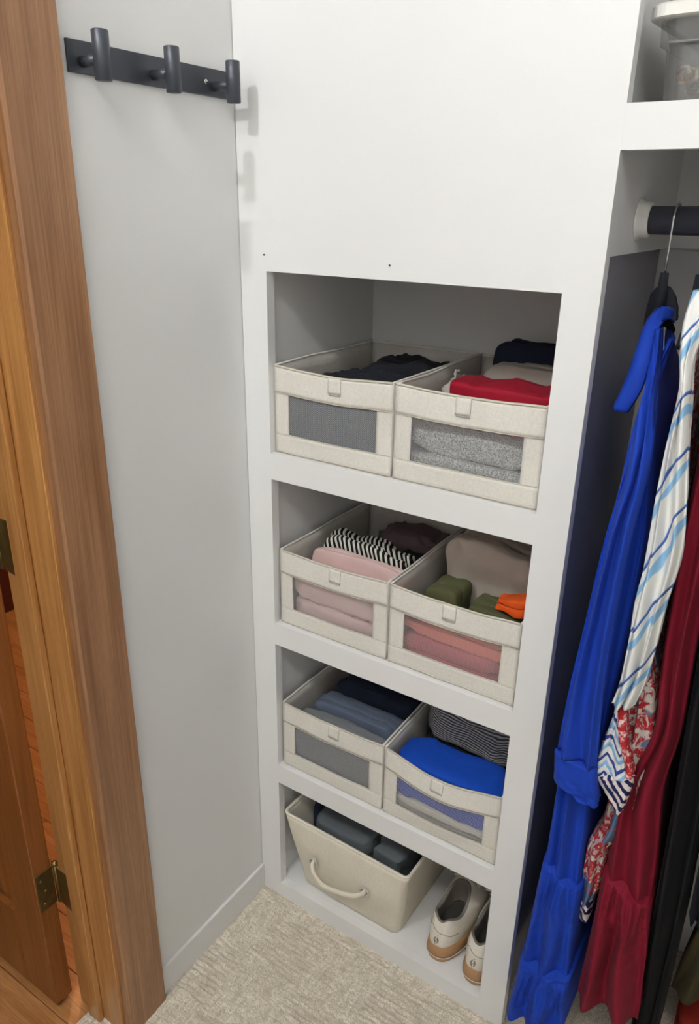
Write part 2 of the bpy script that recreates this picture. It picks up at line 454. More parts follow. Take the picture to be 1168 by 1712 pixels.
# ------------------------------------------------------------------ hook rail
hk = empty('hook_rail', (0, -0.165, 1.675)); tag(hk, 'black metal wall rail with three cylinder coat hooks', 'hook rail')
box('back_plate', (0.0002, -0.146, -0.0185), (0.0045, 0.149, 0.0185), M_black, hk, 0.0008)
for hy in (-0.125, -0.006, 0.116):
    tube('stem', [(0.004, hy, -0.005), (0.036, hy, -0.005)], 0.0065, M_black, hk, 16)
    s = 0.0105
    path = [(0.042, hy, -0.0285), (0.042, hy, -0.0275), (0.042, hy, 0.0255), (0.042, hy, 0.0265)]
    tube('peg', path, [s-0.001, s, s, s-0.001], M_black, hk, 28)
for hy in (0.098, -0.10):
    o = tube('screw', [(0.0043, hy, 0.0), (0.0058, hy, 0.0)], [0.0042, 0.003], M_steel, hk, 14)

# ------------------------------------------------------------------ fabric baskets
def sheet(name, u0, u1, v0, v1, nu, nv, f, th, mat, parent):
    """thin solid sheet: f(u,v,side) gives points, side 0 outside, 1 inside"""
    V, F = [], []
    for s in (0, 1):
        for j in range(nv):
            for i in range(nu):
                V.append(f(u0+(u1-u0)*i/(nu-1), v0+(v1-v0)*j/(nv-1), s*th))
    n = nu*nv
    F = grid_faces(nu, nv)+[tuple(q[::-1]) for q in grid_faces(nu, nv, False, n)]
    ring = [i for i in range(nu)]+[j*nu+nu-1 for j in range(1, nv)]+[(nv-1)*nu+i for i in range(nu-2, -1, -1)]+[j*nu for j in range(nv-2, 0, -1)]
    for a, b in zip(ring, ring[1:]+ring[:1]): F.append((a, b, n+b, n+a))
    return mesh(name, V, F, mat, parent, True)

def basket(x0, x1, z0, label, seed, sag=0.004, bulge=0.003, h=0.157, d=0.325, wt=0.036, win=(0.118, 0.885), wz=(0.034, 0.112), y0=0.013):
    W = x1-x0
    o = empty('fabric_basket', ((x0+x1)/2, y0, z0+0.0008))
    tag(o, label, 'basket', 'linen mesh-window baskets in the cubbies')
    rs = seed*3.7
    def dy(x, z):      # outward bulge of the front + small fabric waves
        u = (x+W/2)/W
        return -bulge*math.sin(PI*u)*math.sin(PI*min(1, max(0, z/h))) + 0.0012*noise.noise((x*18+rs, z*18, rs))
    def dz(x, z):
        u = (x+W/2)/W
        return -sag*(math.sin(PI*u)**1.3)*(z/h)**1.2 + 0.0008*noise.noise((x*25, rs, 1))*(z/h)
    def front(off):
        return lambda u, v, s: (u, off+dy(u, v)+s, v+dz(u, v))
    xa, xb = -W/2+W*win[0], -W/2+W*win[1]
    za, zb = wz
    sheet('bottom_band', -W/2+0.001, W/2-0.001, 0.0, za+0.002, 30, 6, front(0.0), 0.003, M_linen, o)
    sheet('top_band', -W/2+0.001, W/2-0.001, zb-0.002, h, 30, 8, front(-0.0006), 0.0036, M_linen, o)
    sheet('side_band', -W/2+0.0012, xa+0.002, za-0.003, zb+0.003, 6, 14, front(0.0004), 0.0026, M_linen, o)
    sheet('side_band', xb-0.002, W/2-0.0012, za-0.003, zb+0.003, 6, 14, front(0.0004), 0.0026, M_linen, o)
    sheet('mesh_window', xa-0.002, xb+0.002, za-0.002, zb+0.002, 24, 12, front(0.0016), 0.0004, M_net, o)
    # stitched edges round the window, hem line
    def line(pts, r=0.0008):
        return tube('piping', pts, r, M_seam, o, 6)
    N = 26
    xs = [-W/2+0.002+(W-0.004)*i/N for i in range(N+1)]
    line([(x, dy(x, h)-0.0004, h+dz(x, h)) for x in xs], 0.0021)
    line([(x, dy(x, zb-0.002)-0.0012, zb-0.0015+dz(x, zb)) for x in xs], 0.0007)
    line([(x, dy(x, za)-0.0004, za+0.0018+dz(x, za)) for x in xs], 0.0007)
    line([(x, dy(x, 0.003)-0.0004, 0.003) for x in xs], 0.0012)
    # tab
    tx = W*(0.035 if seed % 2 else -0.02)
    tb = sheet('pull_tab', tx-0.0125, tx+0.0125, h-0.028, h-0.001, 6, 6, front(-0.0034), 0.0026, M_linen, o)
    sheet('tab_end', tx-0.0105, tx+0.0125, h-0.0305, h-0.0275, 5, 3, front(-0.0030), 0.002, M_linen_in, tb)
    # walls and floor
    def wob(a, z, k): return 0.004*noise.noise((a*9+k*7, z*9, rs))*math.sin(PI*min(1, max(0, a/d)))*(z/h)
    def side(sg, k):
        def f(u, v, s):
            lift = 0.004*noise.noise((u*7, k, rs))*math.sin(PI*u/d)
            return (sg*(W/2-0.0005-s)+sg*min(0.0, wob(u, v, k)) if sg else 0, u, v+lift*(v/h))
        return f
    for sg, k in ((-1, 1), (1, 2)):
        w_ = sheet('side_wall', 0.001, d, 0.0, h, 26, 8, side(sg, k), 0.0028, M_linen_in, o)
        fn = side(sg, k)
        tube('rim', [Vector(fn(d*i/24+0.001*(i == 0), h, 0.0014)) for i in range(25)], 0.0022, M_linen, w_, 8)
    fb = lambda u, v, s: (u, d-0.003+s+0.002*noise.noise((u*12, v*12, rs)), v+0.003*noise.noise((u*10, 3, rs))*(v/h))
    bw = sheet('back_wall', -W/2+0.001, W/2-0.001, 0.0, h, 20, 6, fb, 0.0028, M_linen_in, o)
    tube('rim', [Vector(fb(-W/2+0.002+(W-0.004)*i/20, h, 0.0014)) for i in range(21)], 0.0022, M_linen, bw, 8)
    box('base_panel', (-W/2+0.003, 0.004, 0.0), (W/2-0.003, d-0.004, 0.003), M_linen_in, o)
    return o

basket(0.0567, 0.2990, ZB[0], 'linen basket of dark clothes in top cubby with slate satin behind its mesh', 1, 0.006, 0.002)
basket(0.3020, 0.5515, ZB[0], 'linen basket in top cubby with grey marl sweater behind its mesh', 2, 0.004, 0.003)
basket(0.0610, 0.3040, ZB[1], 'linen basket with rolled pink garment behind its mesh window', 3, 0.004, 0.003)
basket(0.3070, 0.5510, ZB[1], 'linen basket with coral and rose garment behind its mesh window', 4, 0.005, 0.003)
basket(0.0600, 0.3070, ZB[2], 'linen basket with flat grey garment behind its mesh window', 5, 0.004, 0.003)
basket(0.3100, 0.5525, ZB[2], 'sagging linen basket with royal blue garment bulging behind its mesh', 6, 0.022, 0.010)

# ------------------------------------------------------------------ folded clothes
def spow(c, e): return math.copysign(abs(c)**e, c)
def folded(name, label, cat, mat, lo, hi, seed=1, tilt=0.0, e=0.35, wr=0.004, layers=0, group=None, rz=0.0, dirw=(1,0.25,0.6), slope=0.0, axis=None):
    """a folded garment filling lo..hi: its fold layers are rounded slabs stacked along axis (1 = filed upright, 2 = lying flat)"""
    lo, hi = Vector(lo), Vector(hi); c = (lo+hi)/2; A = (hi-lo)/2
    if axis is None: axis = 1 if A.z > A.y*0.9 else 2
    rng = random.Random(seed); L = max(1, layers)
    cuts = [0.0]
    for k in range(L): cuts.append(cuts[-1]+rng.uniform(0.75, 1.25))
    cuts = [q/cuts[-1] for q in cuts]
    nu, nv = (64, 34) if L < 3 else (52, 24); V, F = [], []
    for k in range(L):
        a = A.copy(); o = Vector((0, 0, 0))
        over = 0.10*A[axis]/L
        a[axis] = A[axis]*(cuts[k+1]-cuts[k])+over; o[axis] = A[axis]*(cuts[k]+cuts[k+1]-1)
        if L > 1:
            a.x -= rng.uniform(0, 0.006)
            if axis == 1:
                dz = rng.uniform(0, 0.008)*(1 if k else 0.4); a.z -= dz/2; o.z -= dz/2
            else: a.y -= rng.uniform(0, 0.005)
            o.x += rng.uniform(-0.002, 0.002)
        off = len(V); ex = 2/e-1
        for j in range(nv):
            ph = -PI/2+PI*j/(nv-1)
            for i in range(nu):
                th = 2*PI*i/nu
                d = Vector((spow(math.cos(ph), e)*spow(math.cos(th), e), spow(math.cos(ph), e)*spow(math.sin(th), e), spow(math.sin(ph), e)))
                n = Vector((spow(d.x, ex)/a.x, spow(d.y, ex)/a.y, spow(d.z, ex)/a.z))
                if n.length > 0: n.normalize()
                p = Vector((d.x*a.x, d.y*a.y, d.z*a.z))+o
                q = Vector((p.x*dirw[0]*22+seed*3.1, p.y*dirw[1]*22+seed, p.z*dirw[2]*22))
                q2 = Vector((p.x*dirw[0]*60+k*3, p.y*dirw[1]*60+seed, p.z*dirw[2]*60))
                w_ = wr*(0.9*noise.noise(q)-0.5*abs(noise.noise(q*1.4+Vector((9,1,2))))*2+0.35*noise.noise(q2))
                p += n*w_
                p.z += slope*p.x + (wr*0.9*noise.noise((p.x*14+seed, k*0.6, 3)) if p.z > 0 else 0)
                p.y += tilt*p.z
                p.z = max(p.z, -A.z)
                V.append(p)
        F += grid_faces(nu, nv, True, off)
    o = mesh(name, V, F, mat, None, True)
    bmx = bmesh.new(); bmx.from_mesh(o.data); bmesh.ops.remove_doubles(bmx, verts=bmx.verts, dist=1e-5); bmx.to_mesh(o.data); bmx.free()
    o.location = c; o.rotation_euler = (0, 0, rz)
    tag(o, label, cat, group); return o

C_slate = cloth('slate_satin', lin(92,98,108), 0.25, 0.45, 700)
C_black = cloth('black_jersey', lin(34,36,42), 0.2)
C_navy = cloth('navy_knit', lin(38,44,62), 0.2)
C_grey = cloth('grey_marl', lin(120,122,122), 0.1, 0.95, 500, lin(206,206,204))
C_red = cloth('crimson_jersey', lin(160,24,46), 0.15, 0.6)
C_taupe = cloth('taupe_knit', lin(158,150,142), 0.12)
C_lace = cloth('pale_lace', lin(190,184,178), 0.35, 0.9, 300)
C_pink = cloth('dusty_pink', lin(230,198,194), 0.1)
C_stripe = striped('black_white_stripe', lin(26,26,28), lin(224,220,210), 105, (0.93,0.28,0.25), 0.55, 0.004)
C_mauve = cloth('mauve_knit', lin(110,94,98), 0.2)
C_coral = cloth('coral_jersey', lin(226,122,108), 0.12)
C_rose = cloth('rose_jersey', lin(190,96,104), 0.15)
C_olive = cloth('olive_cotton', lin(92,94,64), 0.2)
C_orange = cloth('bright_orange', lin(226,92,34), 0.12)
C_beige = cloth('beige_fleece', lin(208,196,184), 0.12)
C_flat = cloth('ash_grey_cotton', lin(128,130,134), 0.12)
C_denim = cloth('faded_denim', lin(96,106,124), 0.2, 0.9, 600)
C_fine = striped('fine_grey_pinstripe', lin(70,70,74), lin(176,176,174), 170, (0.12,-0.55,1.0), 0.6, 0.003, 0.1)
C_royal = cloth('royal_blue_jersey', lin(24,74,182), 0.1, 0.75)
C_white = cloth('white_cotton', lin(222,218,208), 0.1)
C_char = cloth('charcoal_cotton', lin(98,104,108), 0.12)

def fold(name, label, mat, x0, x1, y0, y1, zb, zt, seed, **kw):
    return folded(name, label, 'clothing', mat, (x0+DX+0.002, y0+0.006, Z0+zb), (x1+DX-0.003, y1+0.006, Z0+zt), seed, **kw)
Z0, DX = ZB[0]+0.0045, -0.006
fold('folded_shirt', 'slate grey satin shirt behind the top left mesh window', C_slate, .069,.301, .0145,.080, 0,.125, 1, e=.35, wr=.006, layers=1, dirw=(.7,.2,1.6), slope=.02)
fold('folded_shirt', 'black folded shirt behind the slate satin in top cubby basket', C_black, .085,.300, .084,.165, 0,.138, 2, e=.4, wr=.010, layers=3)
fold('folded_sweater', 'black rumpled sweater at the back of the top dark-clothes basket', C_black, .115,.300, .17,.31, 0,.150, 3, e=.4, wr=.012, layers=3, slope=.05)
fold('folded_sweater', 'light grey marl sweater behind the mesh window in top cubby', C_grey, .317,.547, .0155,.078, 0,.086, 4, e=.45, wr=.006, layers=2, axis=2, slope=-.02)
fold('folded_shirt', 'crimson folded shirt behind the grey marl sweater', C_red, .352,.548, .082,.180, 0,.152, 5, e=.3, wr=.009, layers=4, axis=2, slope=-.02)
fold('lace_scrap', 'small crumpled pale lace piece beside the crimson shirt', C_lace, .321,.350, .15,.20, 0,.158, 6, e=.8, wr=.014, dirw=(2,2,2))
fold('folded_shirt', 'taupe folded shirt between crimson shirt and navy sweater', C_taupe, .368,.548, .184,.240, 0,.168, 7, e=.35, wr=.005, layers=2)
fold('folded_sweater', 'dark navy sweater at the back of the crimson shirt basket', C_navy, .358,.548, .244,.32, 0,.198, 8, e=.4, wr=.010, layers=2, slope=-.05)
Z0, DX = ZB[1]+0.0045, -0.003
fold('rolled_shirt', 'dusty pink rolled shirt behind mesh window', C_pink, .071,.301, .0155,.074, 0,.102, 11, e=.5, wr=.008, layers=2, axis=2, slope=-.04, dirw=(2.2,.2,.5))
fold('folded_shirt', 'flat pink folded shirt standing just behind the pink roll', C_pink, .082,.301, .077,.100, 0,.143, 12, e=.3, wr=.004, layers=2)
fold('folded_shirt', 'black and white striped shirt in the pink garment basket', C_stripe, .092,.299, .104,.160, 0,.160, 13, e=.4, wr=.011, layers=2, slope=-.05)
fold('folded_garment', 'small black garment between striped shirt and mauve knit', C_black, .215,.300, .163,.212, 0,.13, 14, e=.5, wr=.008)
fold('folded_sweater', 'mauve knit with ruffled folds at back of pink garment basket', C_mauve, .130,.301, .216,.315, 0,.142, 15, e=.45, wr=.013, layers=3, axis=2, dirw=(1.5,1.2,1))
fold('folded_shirt', 'coral folded shirt lying on the rose shirt behind mesh', C_coral, .317,.547, .0165,.074, .058,.112, 16, e=.4, wr=.006, layers=2, axis=2, slope=-.03)
fold('folded_shirt', 'rose folded shirt under the coral shirt behind mesh', C_rose, .317,.547, .0165,.074, 0,.057, 17, e=.4, wr=.007, layers=2, axis=2)
fold('rolled_shirt', 'olive green rolled shirt beside basket side wall', C_olive, .335,.412, .078,.150, 0,.132, 18, e=.35, wr=.006, layers=2)
fold('rolled_shirt', 'olive green rolled shirt next to the orange garment', C_olive, .414,.545, .078,.150, 0,.116, 19, e=.35, wr=.006, layers=3)
fold('folded_garment', 'bright orange garment tucked behind basket front', C_orange, .468,.540, .076,.122, .118,.148, 20, e=.45, wr=.008, layers=2, axis=2)
fold('folded_sweater', 'beige fleece sweater bulging up above olive shirts', C_beige, .334,.549, .160,.262, 0,.205, 21, e=.4, wr=.008, layers=2, tilt=-.2, slope=-.10)
fold('folded_garment', 'black garment behind the beige fleece sweater', C_black, .350,.549, .284,.320, 0,.19, 22, e=.4, wr=.006)
Z0, DX = ZB[2]+0.0045, -0.001
fold('folded_shirt', 'ash grey folded shirt filling the mesh window', C_flat, .069,.303, .0145,.066, 0,.126, 31, e=.3, wr=.004, layers=2, dirw=(.8,.2,1.2))
fold('folded_jeans', 'faded slate blue jeans folded behind the ash grey shirt', C_denim, .085,.302, .070,.132, 0,.140, 32, e=.3, wr=.005, layers=3)
fold('folded_sweater', 'dark navy sweater piled behind the faded jeans', C_navy, .093,.302, .137,.290, 0,.160, 33, e=.4, wr=.016, layers=3, slope=-.06)
fold('folded_shirt', 'royal blue shirt draped over the front of the sagging basket', C_royal, .318,.548, .006,.112, .052,.136, 34, e=.4, wr=.007, layers=2, axis=2, tilt=.1, slope=-.02)
fold('folded_shirt', 'white folded shirt below the royal blue shirt', C_white, .318,.548, .008,.110, .033,.051, 35, e=.35, wr=.003)
fold('folded_shirt', 'taupe folded shirt at the bottom of the sagging basket', C_taupe, .318,.548, .008,.110, 0,.032, 36, e=.4, wr=.006, layers=2)
fold('folded_garment', 'black garment under the pinstriped sweater', C_black, .320,.549, .118,.315, 0,.110, 38, e=.4, wr=.006, layers=2)
fold('rolled_sweater', 'rolled grey pinstriped sweater behind royal blue shirt', C_fine, .321,.549, .112,.285, .112,.222, 37, e=.5, wr=.008, slope=-.05)

# ------------------------------------------------------------------ canvas bin on the bottom shelf
def canvas_bin():
    o = empty('canvas_bin', (0.2235, 0.157, ZB[3]+0.0008), math.radians(-1.0))
    tag(o, 'cream canvas bin with rope handle in bottom cubby', 'bin')
    H = 0.205; nth = 96
    def rr(hx, hy, r):
        P = []; m_ = nth//8
        for cx, cy, a0 in ((1,1,0), (-1,1,PI/2), (-1,-1,PI), (1,-1,1.5*PI)):
            for k in range(m_): P.append(((hx-r)*cx+r*math.cos(a0+k*PI/2/(m_-1)), (hy-r)*cy+r*math.sin(a0+k*PI/2/(m_-1))))
            a = P[-1]; d_ = {0: (-1,0), PI/2: (0,-1), PI: (1,0), 1.5*PI: (0,1)}[a0]
            ln = 2*((hx-r) if d_[0] else (hy-r))
            for k in range(m_): P.append((a[0]+d_[0]*ln*(k+1)/(m_+1), a[1]+d_[1]*ln*(k+1)/(m_+1)))
        return P
    def loop(t, inset):
        # half sizes from base to rim
        hx = 0.128+(0.160-0.128)*t-inset; hy = 0.126+(0.152-0.126)*t-inset
        pts = []
        for x, y in rr(hx, hy, 0.020-0.008*t):
            f = 0.006*noise.noise((x*14, y*14, t*3+4))*math.sin(PI*min(1, t*0.9+0.1))
            wx = (1-abs(x/hx)**3)
            y2 = y-(0.012*math.sin(PI*t)*wx if y < -hy*0.95 else 0)+(0.004*t*wx if y < -hy*0.95 else 0)
            pts.append((x*(1+f*3), y2+f*0.8, H*t-0.004*(t**3)*wx*(1 if y < 0 else 0.5)))
        return pts
    nv = 16; V = []
    for j in range(nv): V += loop(j/(nv-1), 0.0)
    for j in range(nv): V += loop(1-j/(nv-1)*0.985, 0.004)
    F = grid_faces(nth, 2*nv, True)
    F.append(tuple(range(nth))[::-1]); F.append(tuple((2*nv-1)*nth+k for k in range(nth)))
    mesh('body', V, F, M_canvas, o, True)
    rim = [Vector(p)+Vector((0,0,0.001)) for p in loop(1.0, 0.002)]
    tube('rim_hem', rim, 0.0036, M_canvas, o, 8, True)
    yf = -0.1475
    for gx in (-0.074, 0.061):
        ring = [(gx+0.0095*math.cos(a*PI/10), yf-0.008+0.0006*math.sin(a*PI/10), 0.113+0.0095*math.sin(a*PI/10)) for a in range(20)]
        tube('grommet', ring, 0.0022, M_linen_in, o, 8, True)
    P = spline([(-0.074, yf+0.004, 0.113), (-0.073, yf-0.012, 0.112), (-0.066, yf-0.020, 0.100), (-0.048, yf-0.022, 0.084), (-0.030, yf-0.021, 0.078), (-0.005, yf-0.021, 0.083), (0.025, yf-0.021, 0.092), (0.048, yf-0.020, 0.104), (0.060, yf-0.012, 0.112), (0.061, yf+0.004, 0.113)], 50)
    rd = [0.0058+0.0034*math.sin(PI*i/49)**0.8 for i in range(50)]
    tube('rope_handle', P, rd, M_canvas, o, 10, False, 0.6, Vector((0,-0.3,1)))
    return o
canvas_bin()
z = ZB[3]+0.008
folded('folded_shirt', 'wide charcoal shirt lying in the canvas bin', 'clothing', C_char, (0.116,0.035,z), (0.268,0.27,z+0.188), 41, 0.0, 0.25, 0.008, 5, slope=0.02, axis=2, dirw=(1,0.8,1))
folded('folded_shirt', 'charcoal shirt with fold beside the wide one in canvas bin', 'clothing', C_char, (0.270,0.035,z), (0.346,0.27,z+0.190), 42, 0.0, 0.22, 0.010, 4, axis=2, dirw=(1.6,1.2,1))
folded('folded_garment', 'dark navy garment in the far corner of canvas bin', 'clothing', C_navy, (0.090,0.07,z+0.06), (0.117,0.26,z+0.192), 43, 0.0, 0.5, 0.006, 0)

# ------------------------------------------------------------------ sneakers
t = NT('shoe_leather'); v = t.coord(); n_ = t.noise(v, 40, 4)
t.bump(t.noise(v, 500, 2), 0.1, 0.0005)
M_shoe = t.set(Base_Color=t.mix(n_, lin(212,204,190), lin(232,226,214)), Roughness=0.5)
M_gum = NT('gum_sole'); M_gum = M_gum.set(Base_Color=M_gum.mix(M_gum.noise(M_gum.coord(), 60, 3), lin(160,120,82), lin(186,146,104)), Roughness=0.5)
M_gumdark = NT('outsole_rubber').set(Base_Color=lin(120,88,60), Roughness=0.7)
M_lining = cloth('shoe_lining', lin(128,122,114), 0.15)
M_insole = cloth('shoe_insole', lin(70,66,62), 0.15)
M_mark = NT('shoe_print_grey').set(Base_Color=lin(136,128,116), Roughness=0.6)
def make_shoe(sgn=1):
    o = empty('sneaker', (0,0,0))
    LEN = 0.265
    n = 80
    def foot(i, grow=0.0):
        """footprint outline, heel at y=0, toe at +y"""
        t = i/n*2*PI - PI/2
        s = math.sin(t); c = math.cos(t)
        yy = (s*0.5+0.5)
        wd = 0.0402+0.0015*math.exp(-((yy-0.70)/0.22)**2)-0.004*math.exp(-((yy-0.42)/0.14)**2)
        y = (spow(s, 0.85)*0.5+0.5)*LEN
        x = wd*spow(c, 0.72)
        x += sgn*0.006*math.sin(PI*yy)
        cx, cy = 0.0, LEN*0.5
        return Vector((x*(1+grow/0.04), cy+(y-cy)*(1+grow/(LEN/2)), 0))
    # midsole
    prof = [(0.0, 0.0005), (0.001, 0.004), (0.0035, 0.012), (0.002, 0.0145), (0.0035, 0.0165), (0.0022, 0.026), (0.0005, 0.037), (-0.003, 0.039)]
    V = []
    for g, zz in prof:
        for i in range(n):
            p = foot(i, g); yy = p.y/LEN
            rise = 0.010*max(0, (yy-0.75)/0.25)**2
            zf = 1.06-0.35*min(1, max(0, (yy-0.25)/0.5))
            V.append((p.x, p.y, zz*zf+rise))
    F = grid_faces(n, len(prof), True); F.append(tuple(range(n))[::-1]); F.append(tuple((len(prof)-1)*n+k for k in range(n)))
    ms = mesh('midsole', V, F, M_gum, o, True)
    ring = [Vector((foot(i, 0.0043).x, foot(i, 0.0043).y, 0.0140*(1.06-0.35*min(1, max(0, (foot(i).y/LEN-0.25)/0.5)))+0.010*max(0, (foot(i).y/LEN-0.75)/0.25)**2)) for i in range(n)]
    tube('sole_line', ring, 0.0007, M_shoe, ms, 6, True)
    outs = [foot(i, 0.0005) for i in range(n)]
    # upper: loft from the footprint up to the collar opening
    def base(i):
        p = foot(i, -0.002); yy = p.y/LEN
        return Vector((p.x, p.y, 0.036*(1.06-0.35*min(1, max(0, (yy-0.25)/0.5)))+0.010*max(0, (yy-0.75)/0.25)**2-0.003))
    def top(i):
        t = i/n*2*PI - PI/2; s = math.sin(t); c = math.cos(t)
        y = 0.016+ (s*0.5+0.5)*0.112
        x = 0.0300*spow(c, 0.8)*(1-0.10*(s*0.5+0.5))
        yy = (s*0.5+0.5)
        # heel tab dips between two peaks, falls along the ankle, rises to the throat
        zz = 0.104-0.012*math.exp(-((c)/0.30)**2)*(1 if s < 0 else 0)-0.022*math.sin(PI*min(1, yy*1.1))**1.2+0.006*yy
        return Vector((x, y, zz))
    NL = 14
    def surf(fi, s):
        i0 = math.floor(fi); u = fi-i0
        def one(i):
            i %= n
            b, t_ = base(i), top(i)
            yy = b.y/LEN
            e_up = s**(0.75+1.2*max(0, yy-0.5))         # toe: stay low first? height gain
            hz = b.z+(t_.z-b.z)*math.sin(s*PI/2)**(0.85+0.1*yy) if yy > 0.45 else b.z+(t_.z-b.z)*s
            q = Vector((b.x+(t_.x-b.x)*s**1.5, b.y+(t_.y-b.y)*s**1.35, hz))
            bul = 0.0045*math.sin(PI*s)
            d = Vector((b.x, (b.y-LEN*0.5)*0.5, 0)); d.normalize()
            return q+d*bul
        return one(i0)*(1-u)+one(i0+1)*u
    V = []
    for k in range(NL):
        for i in range(n): V.append(surf(i, k/(NL-1)))
    # padded roll over and lining down to the insole
    roll = [(0.0030, 0.0022), (0.0065, 0.0008), (0.0075, -0.006), (0.0060, -0.030), (0.006, -0.058)]
    F = grid_faces(n, NL, True)
    up_ = mesh('upper', V, F, M_shoe, o, True)
    V = []
    cen = Vector((0, 0.072, 0))
    for k in range(len(roll)+1):
        for i in range(n):
            t_ = top(i)
            if k == 0: V.append(t_); continue
            ins, dzv = roll[k-1]
            d = Vector((t_.x, t_.y-cen.y, 0)); d.normalize()
            p = t_-d*ins; p.z = max(0.0455, t_.z+dzv); V.append(p)
    F = grid_faces(n, len(roll)+1, True)
    mesh('collar_lining', V, F, M_lining, o, True)
    V = [(top(i).x*0.8, cen.y+(top(i).y-cen.y)*0.9, 0.0465) for i in range(n)]
    mesh('insole', V, [tuple(range(n))], M_insole, o)
    # tongue
    T = []
    nu, nv = 12, 14
    def tng(u, v, s):
        x = (u-0.5)*0.056*(1-0.15*v); y = 0.165-0.050*v; zz = 0.082+0.050*v-0.010*(2*u-1)**2+0.004*math.sin(PI*v)
        return (x, y+s*0.6, zz-s)
    sheet('tongue', 0, 1, 0, 1, nu, nv, tng, 0.006, M_shoe, o)
    for r in range(5):
        y = 0.132+0.013*r; zz = 0.112-0.009*r
        P = spline([(-0.030, y+0.004, zz-0.012), (-0.016, y, zz+0.001), (0, y-0.001, zz+0.004), (0.016, y, zz+0.001), (0.030, y+0.004, zz-0.012)], 14)
        tube('lace', P, 0.0028, M_shoe, o, 8, False, 0.6)
    tube('lace', spline([(0.004, 0.128, 0.120), (-0.014, 0.118, 0.132), (-0.034, 0.120, 0.126), (-0.026, 0.132, 0.114), (0.0, 0.130, 0.118)], 30), 0.0024, M_shoe, o, 8)
    tube('lace', spline([(0.0, 0.130, 0.119), (0.018, 0.122, 0.130), (0.034, 0.126, 0.120), (0.022, 0.134, 0.114), (0.002, 0.131, 0.118)], 30), 0.0024, M_shoe, o, 8)
    # heel seam line and heel emblem lie on the upper
    def on_heel(fi, s, off=0.0007):
        p = surf(fi, s); a = surf(fi+0.5, s)-surf(fi-0.5, s); b = surf(fi, s+0.02)-surf(fi, s-0.02)
        nn = a.cross(b); nn.normalize()
        if nn.y > 0: nn = -nn
        return p+nn*off
    seam = spline([(-11, 0.60), (-7, 0.63), (-4, 0.74), (0, 0.68), (4, 0.60), (7, 0.50), (11, 0.52)], 40)
    tube('heel_seam', [on_heel(a, b, 0.0003) for a, b in seam], 0.0006, M_mark, up_, 6)
    def patch(pts):
        V = []
        for off in (0.0008, -0.0006):
            V += [on_heel(a, b, off) for a, b in pts]
        k = len(pts)
        F = [tuple(range(k)), tuple(range(k, 2*k))[::-1]]+[(i, (i+1) % k, k+(i+1) % k, k+i) for i in range(k)]
        mesh('heel_emblem', V, F, M_mark, up_)
    em = lambda pts: patch([(u*1.0, 0.18+0.36*v_) for u, v_ in pts])
    em([(-.3,.87), (-1,.6), (-.65,.15), (-.15,.07), (0,.3), (-.35,.57), (-.15,.83)])
    em([(.5,.9), (1,.55), (.65,.2), (.2,.17), (.5,.35), (.1,.55), (.25,.8)])
    em([(-.35,-.08), (-.05,-.08), (-.05,0), (-.35,0)])
    em([(.2,.98), (.5,.98), (.5,1.06), (.2,1.06)])
    return o
def copy_tree(o, parent=None):
    c = o.copy(); COL.objects.link(c); c.parent = parent
    for ch in o.children: copy_tree(ch, c)
    return c
s1 = make_shoe(1); s2 = copy_tree(s1)
s1.location = (0.4420, 0.026, ZB[3]+0.0006); s1.rotation_euler = (0, 0, math.radians(-2))
s2.location = (0.5272, 0.021, ZB[3]+0.0006); s2.rotation_euler = (0, 0, math.radians(-2))
tag(s1, 'white sneaker with gum sole beside the canvas bin', 'shoe', 'pair of white sneakers')
tag(s2, 'white sneaker with gum sole against the right cubby post', 'shoe', 'pair of white sneakers')

# ------------------------------------------------------------------ clothes rail
rl = empty('clothes_rail', (1.3, 0.142, 1.496)); tag(rl, 'dark round clothes rail with white end cup', 'rail')
tube('rod', [(0.610-1.3, 0, 0), (2.0-1.3, 0, 0)], 0.0185, M_rod, rl, 32)
tube('end_cup', [(0.6058-1.3,0,0), (0.608-1.3,0,0), (0.6085-1.3,0,0), (0.621-1.3,0,0), (0.6215-1.3,0,0)], [0.029,0.029,0.0245,0.0225,0.019], M_whiteplastic, rl, 32)
tube('end_cup', [(2.0-1.3,0,0), (2.0185-1.3,0,0)], [0.024,0.032], M_whiteplastic, rl, 32)

def hanger(x, label, yc=0.142, half=0.07, yoke=False):
    o = empty('clothes_hanger', (x, yc, 1.38)); tag(o, label, 'hanger', 'black hangers on the rail')
    r = 0.0213
    P = [(0, r*math.cos(a), 0.116+r*math.sin(a)) for a in [PI*1.15-PI*1.15*i/16 for i in range(17)]][::-1]
    # from front (-y) side over the top to the back
    P = [(0, -r, 0.03), (0, -r, 0.07), (0, -r, 0.10)]+[(0, -r*math.cos(a), 0.116+r*math.sin(a)) for a in [PI*1.2*i/16 for i in range(17)]]
    tube('hook', P, 0.0016, M_steel, o, 8)
    tube('neck', [(0,-r,-0.005), (0,-r,0.02), (0,-r,0.05)], [0.009,0.007,0.0055], C_black, o, 12)
    arm = spline([(0,-half,-0.04), (0,-half*0.7,-0.018), (0,-r,0.0), (0,half*0.9-r,-0.018), (0,half*1.6-r,-0.04)], 40)
    tube('arm', arm, [0.006]*40, C_black, o, 12, False, 1.0)
    if yoke:
        pp = [at(px_, py_, 1, yc-0.017) for px_, py_ in ((1074,548),(1080,515),(1087,492),(1096,481),(1108,477),(1119,482),(1127,496),(1131,515),(1130,536),(1100,552))]
        k = len(pp); V = [(p.x-x, p.y-yc, p.z-1.38) for p in pp]+[(p.x-x, p.y-yc+0.012, p.z-1.38) for p in pp]
        F = [tuple(range(k)), tuple(range(k, 2*k))[::-1]]+[(i, (i+1) % k, k+(i+1) % k, k+i) for i in range(k)]
        mesh('yoke', V, F, C_black, o)
    return o

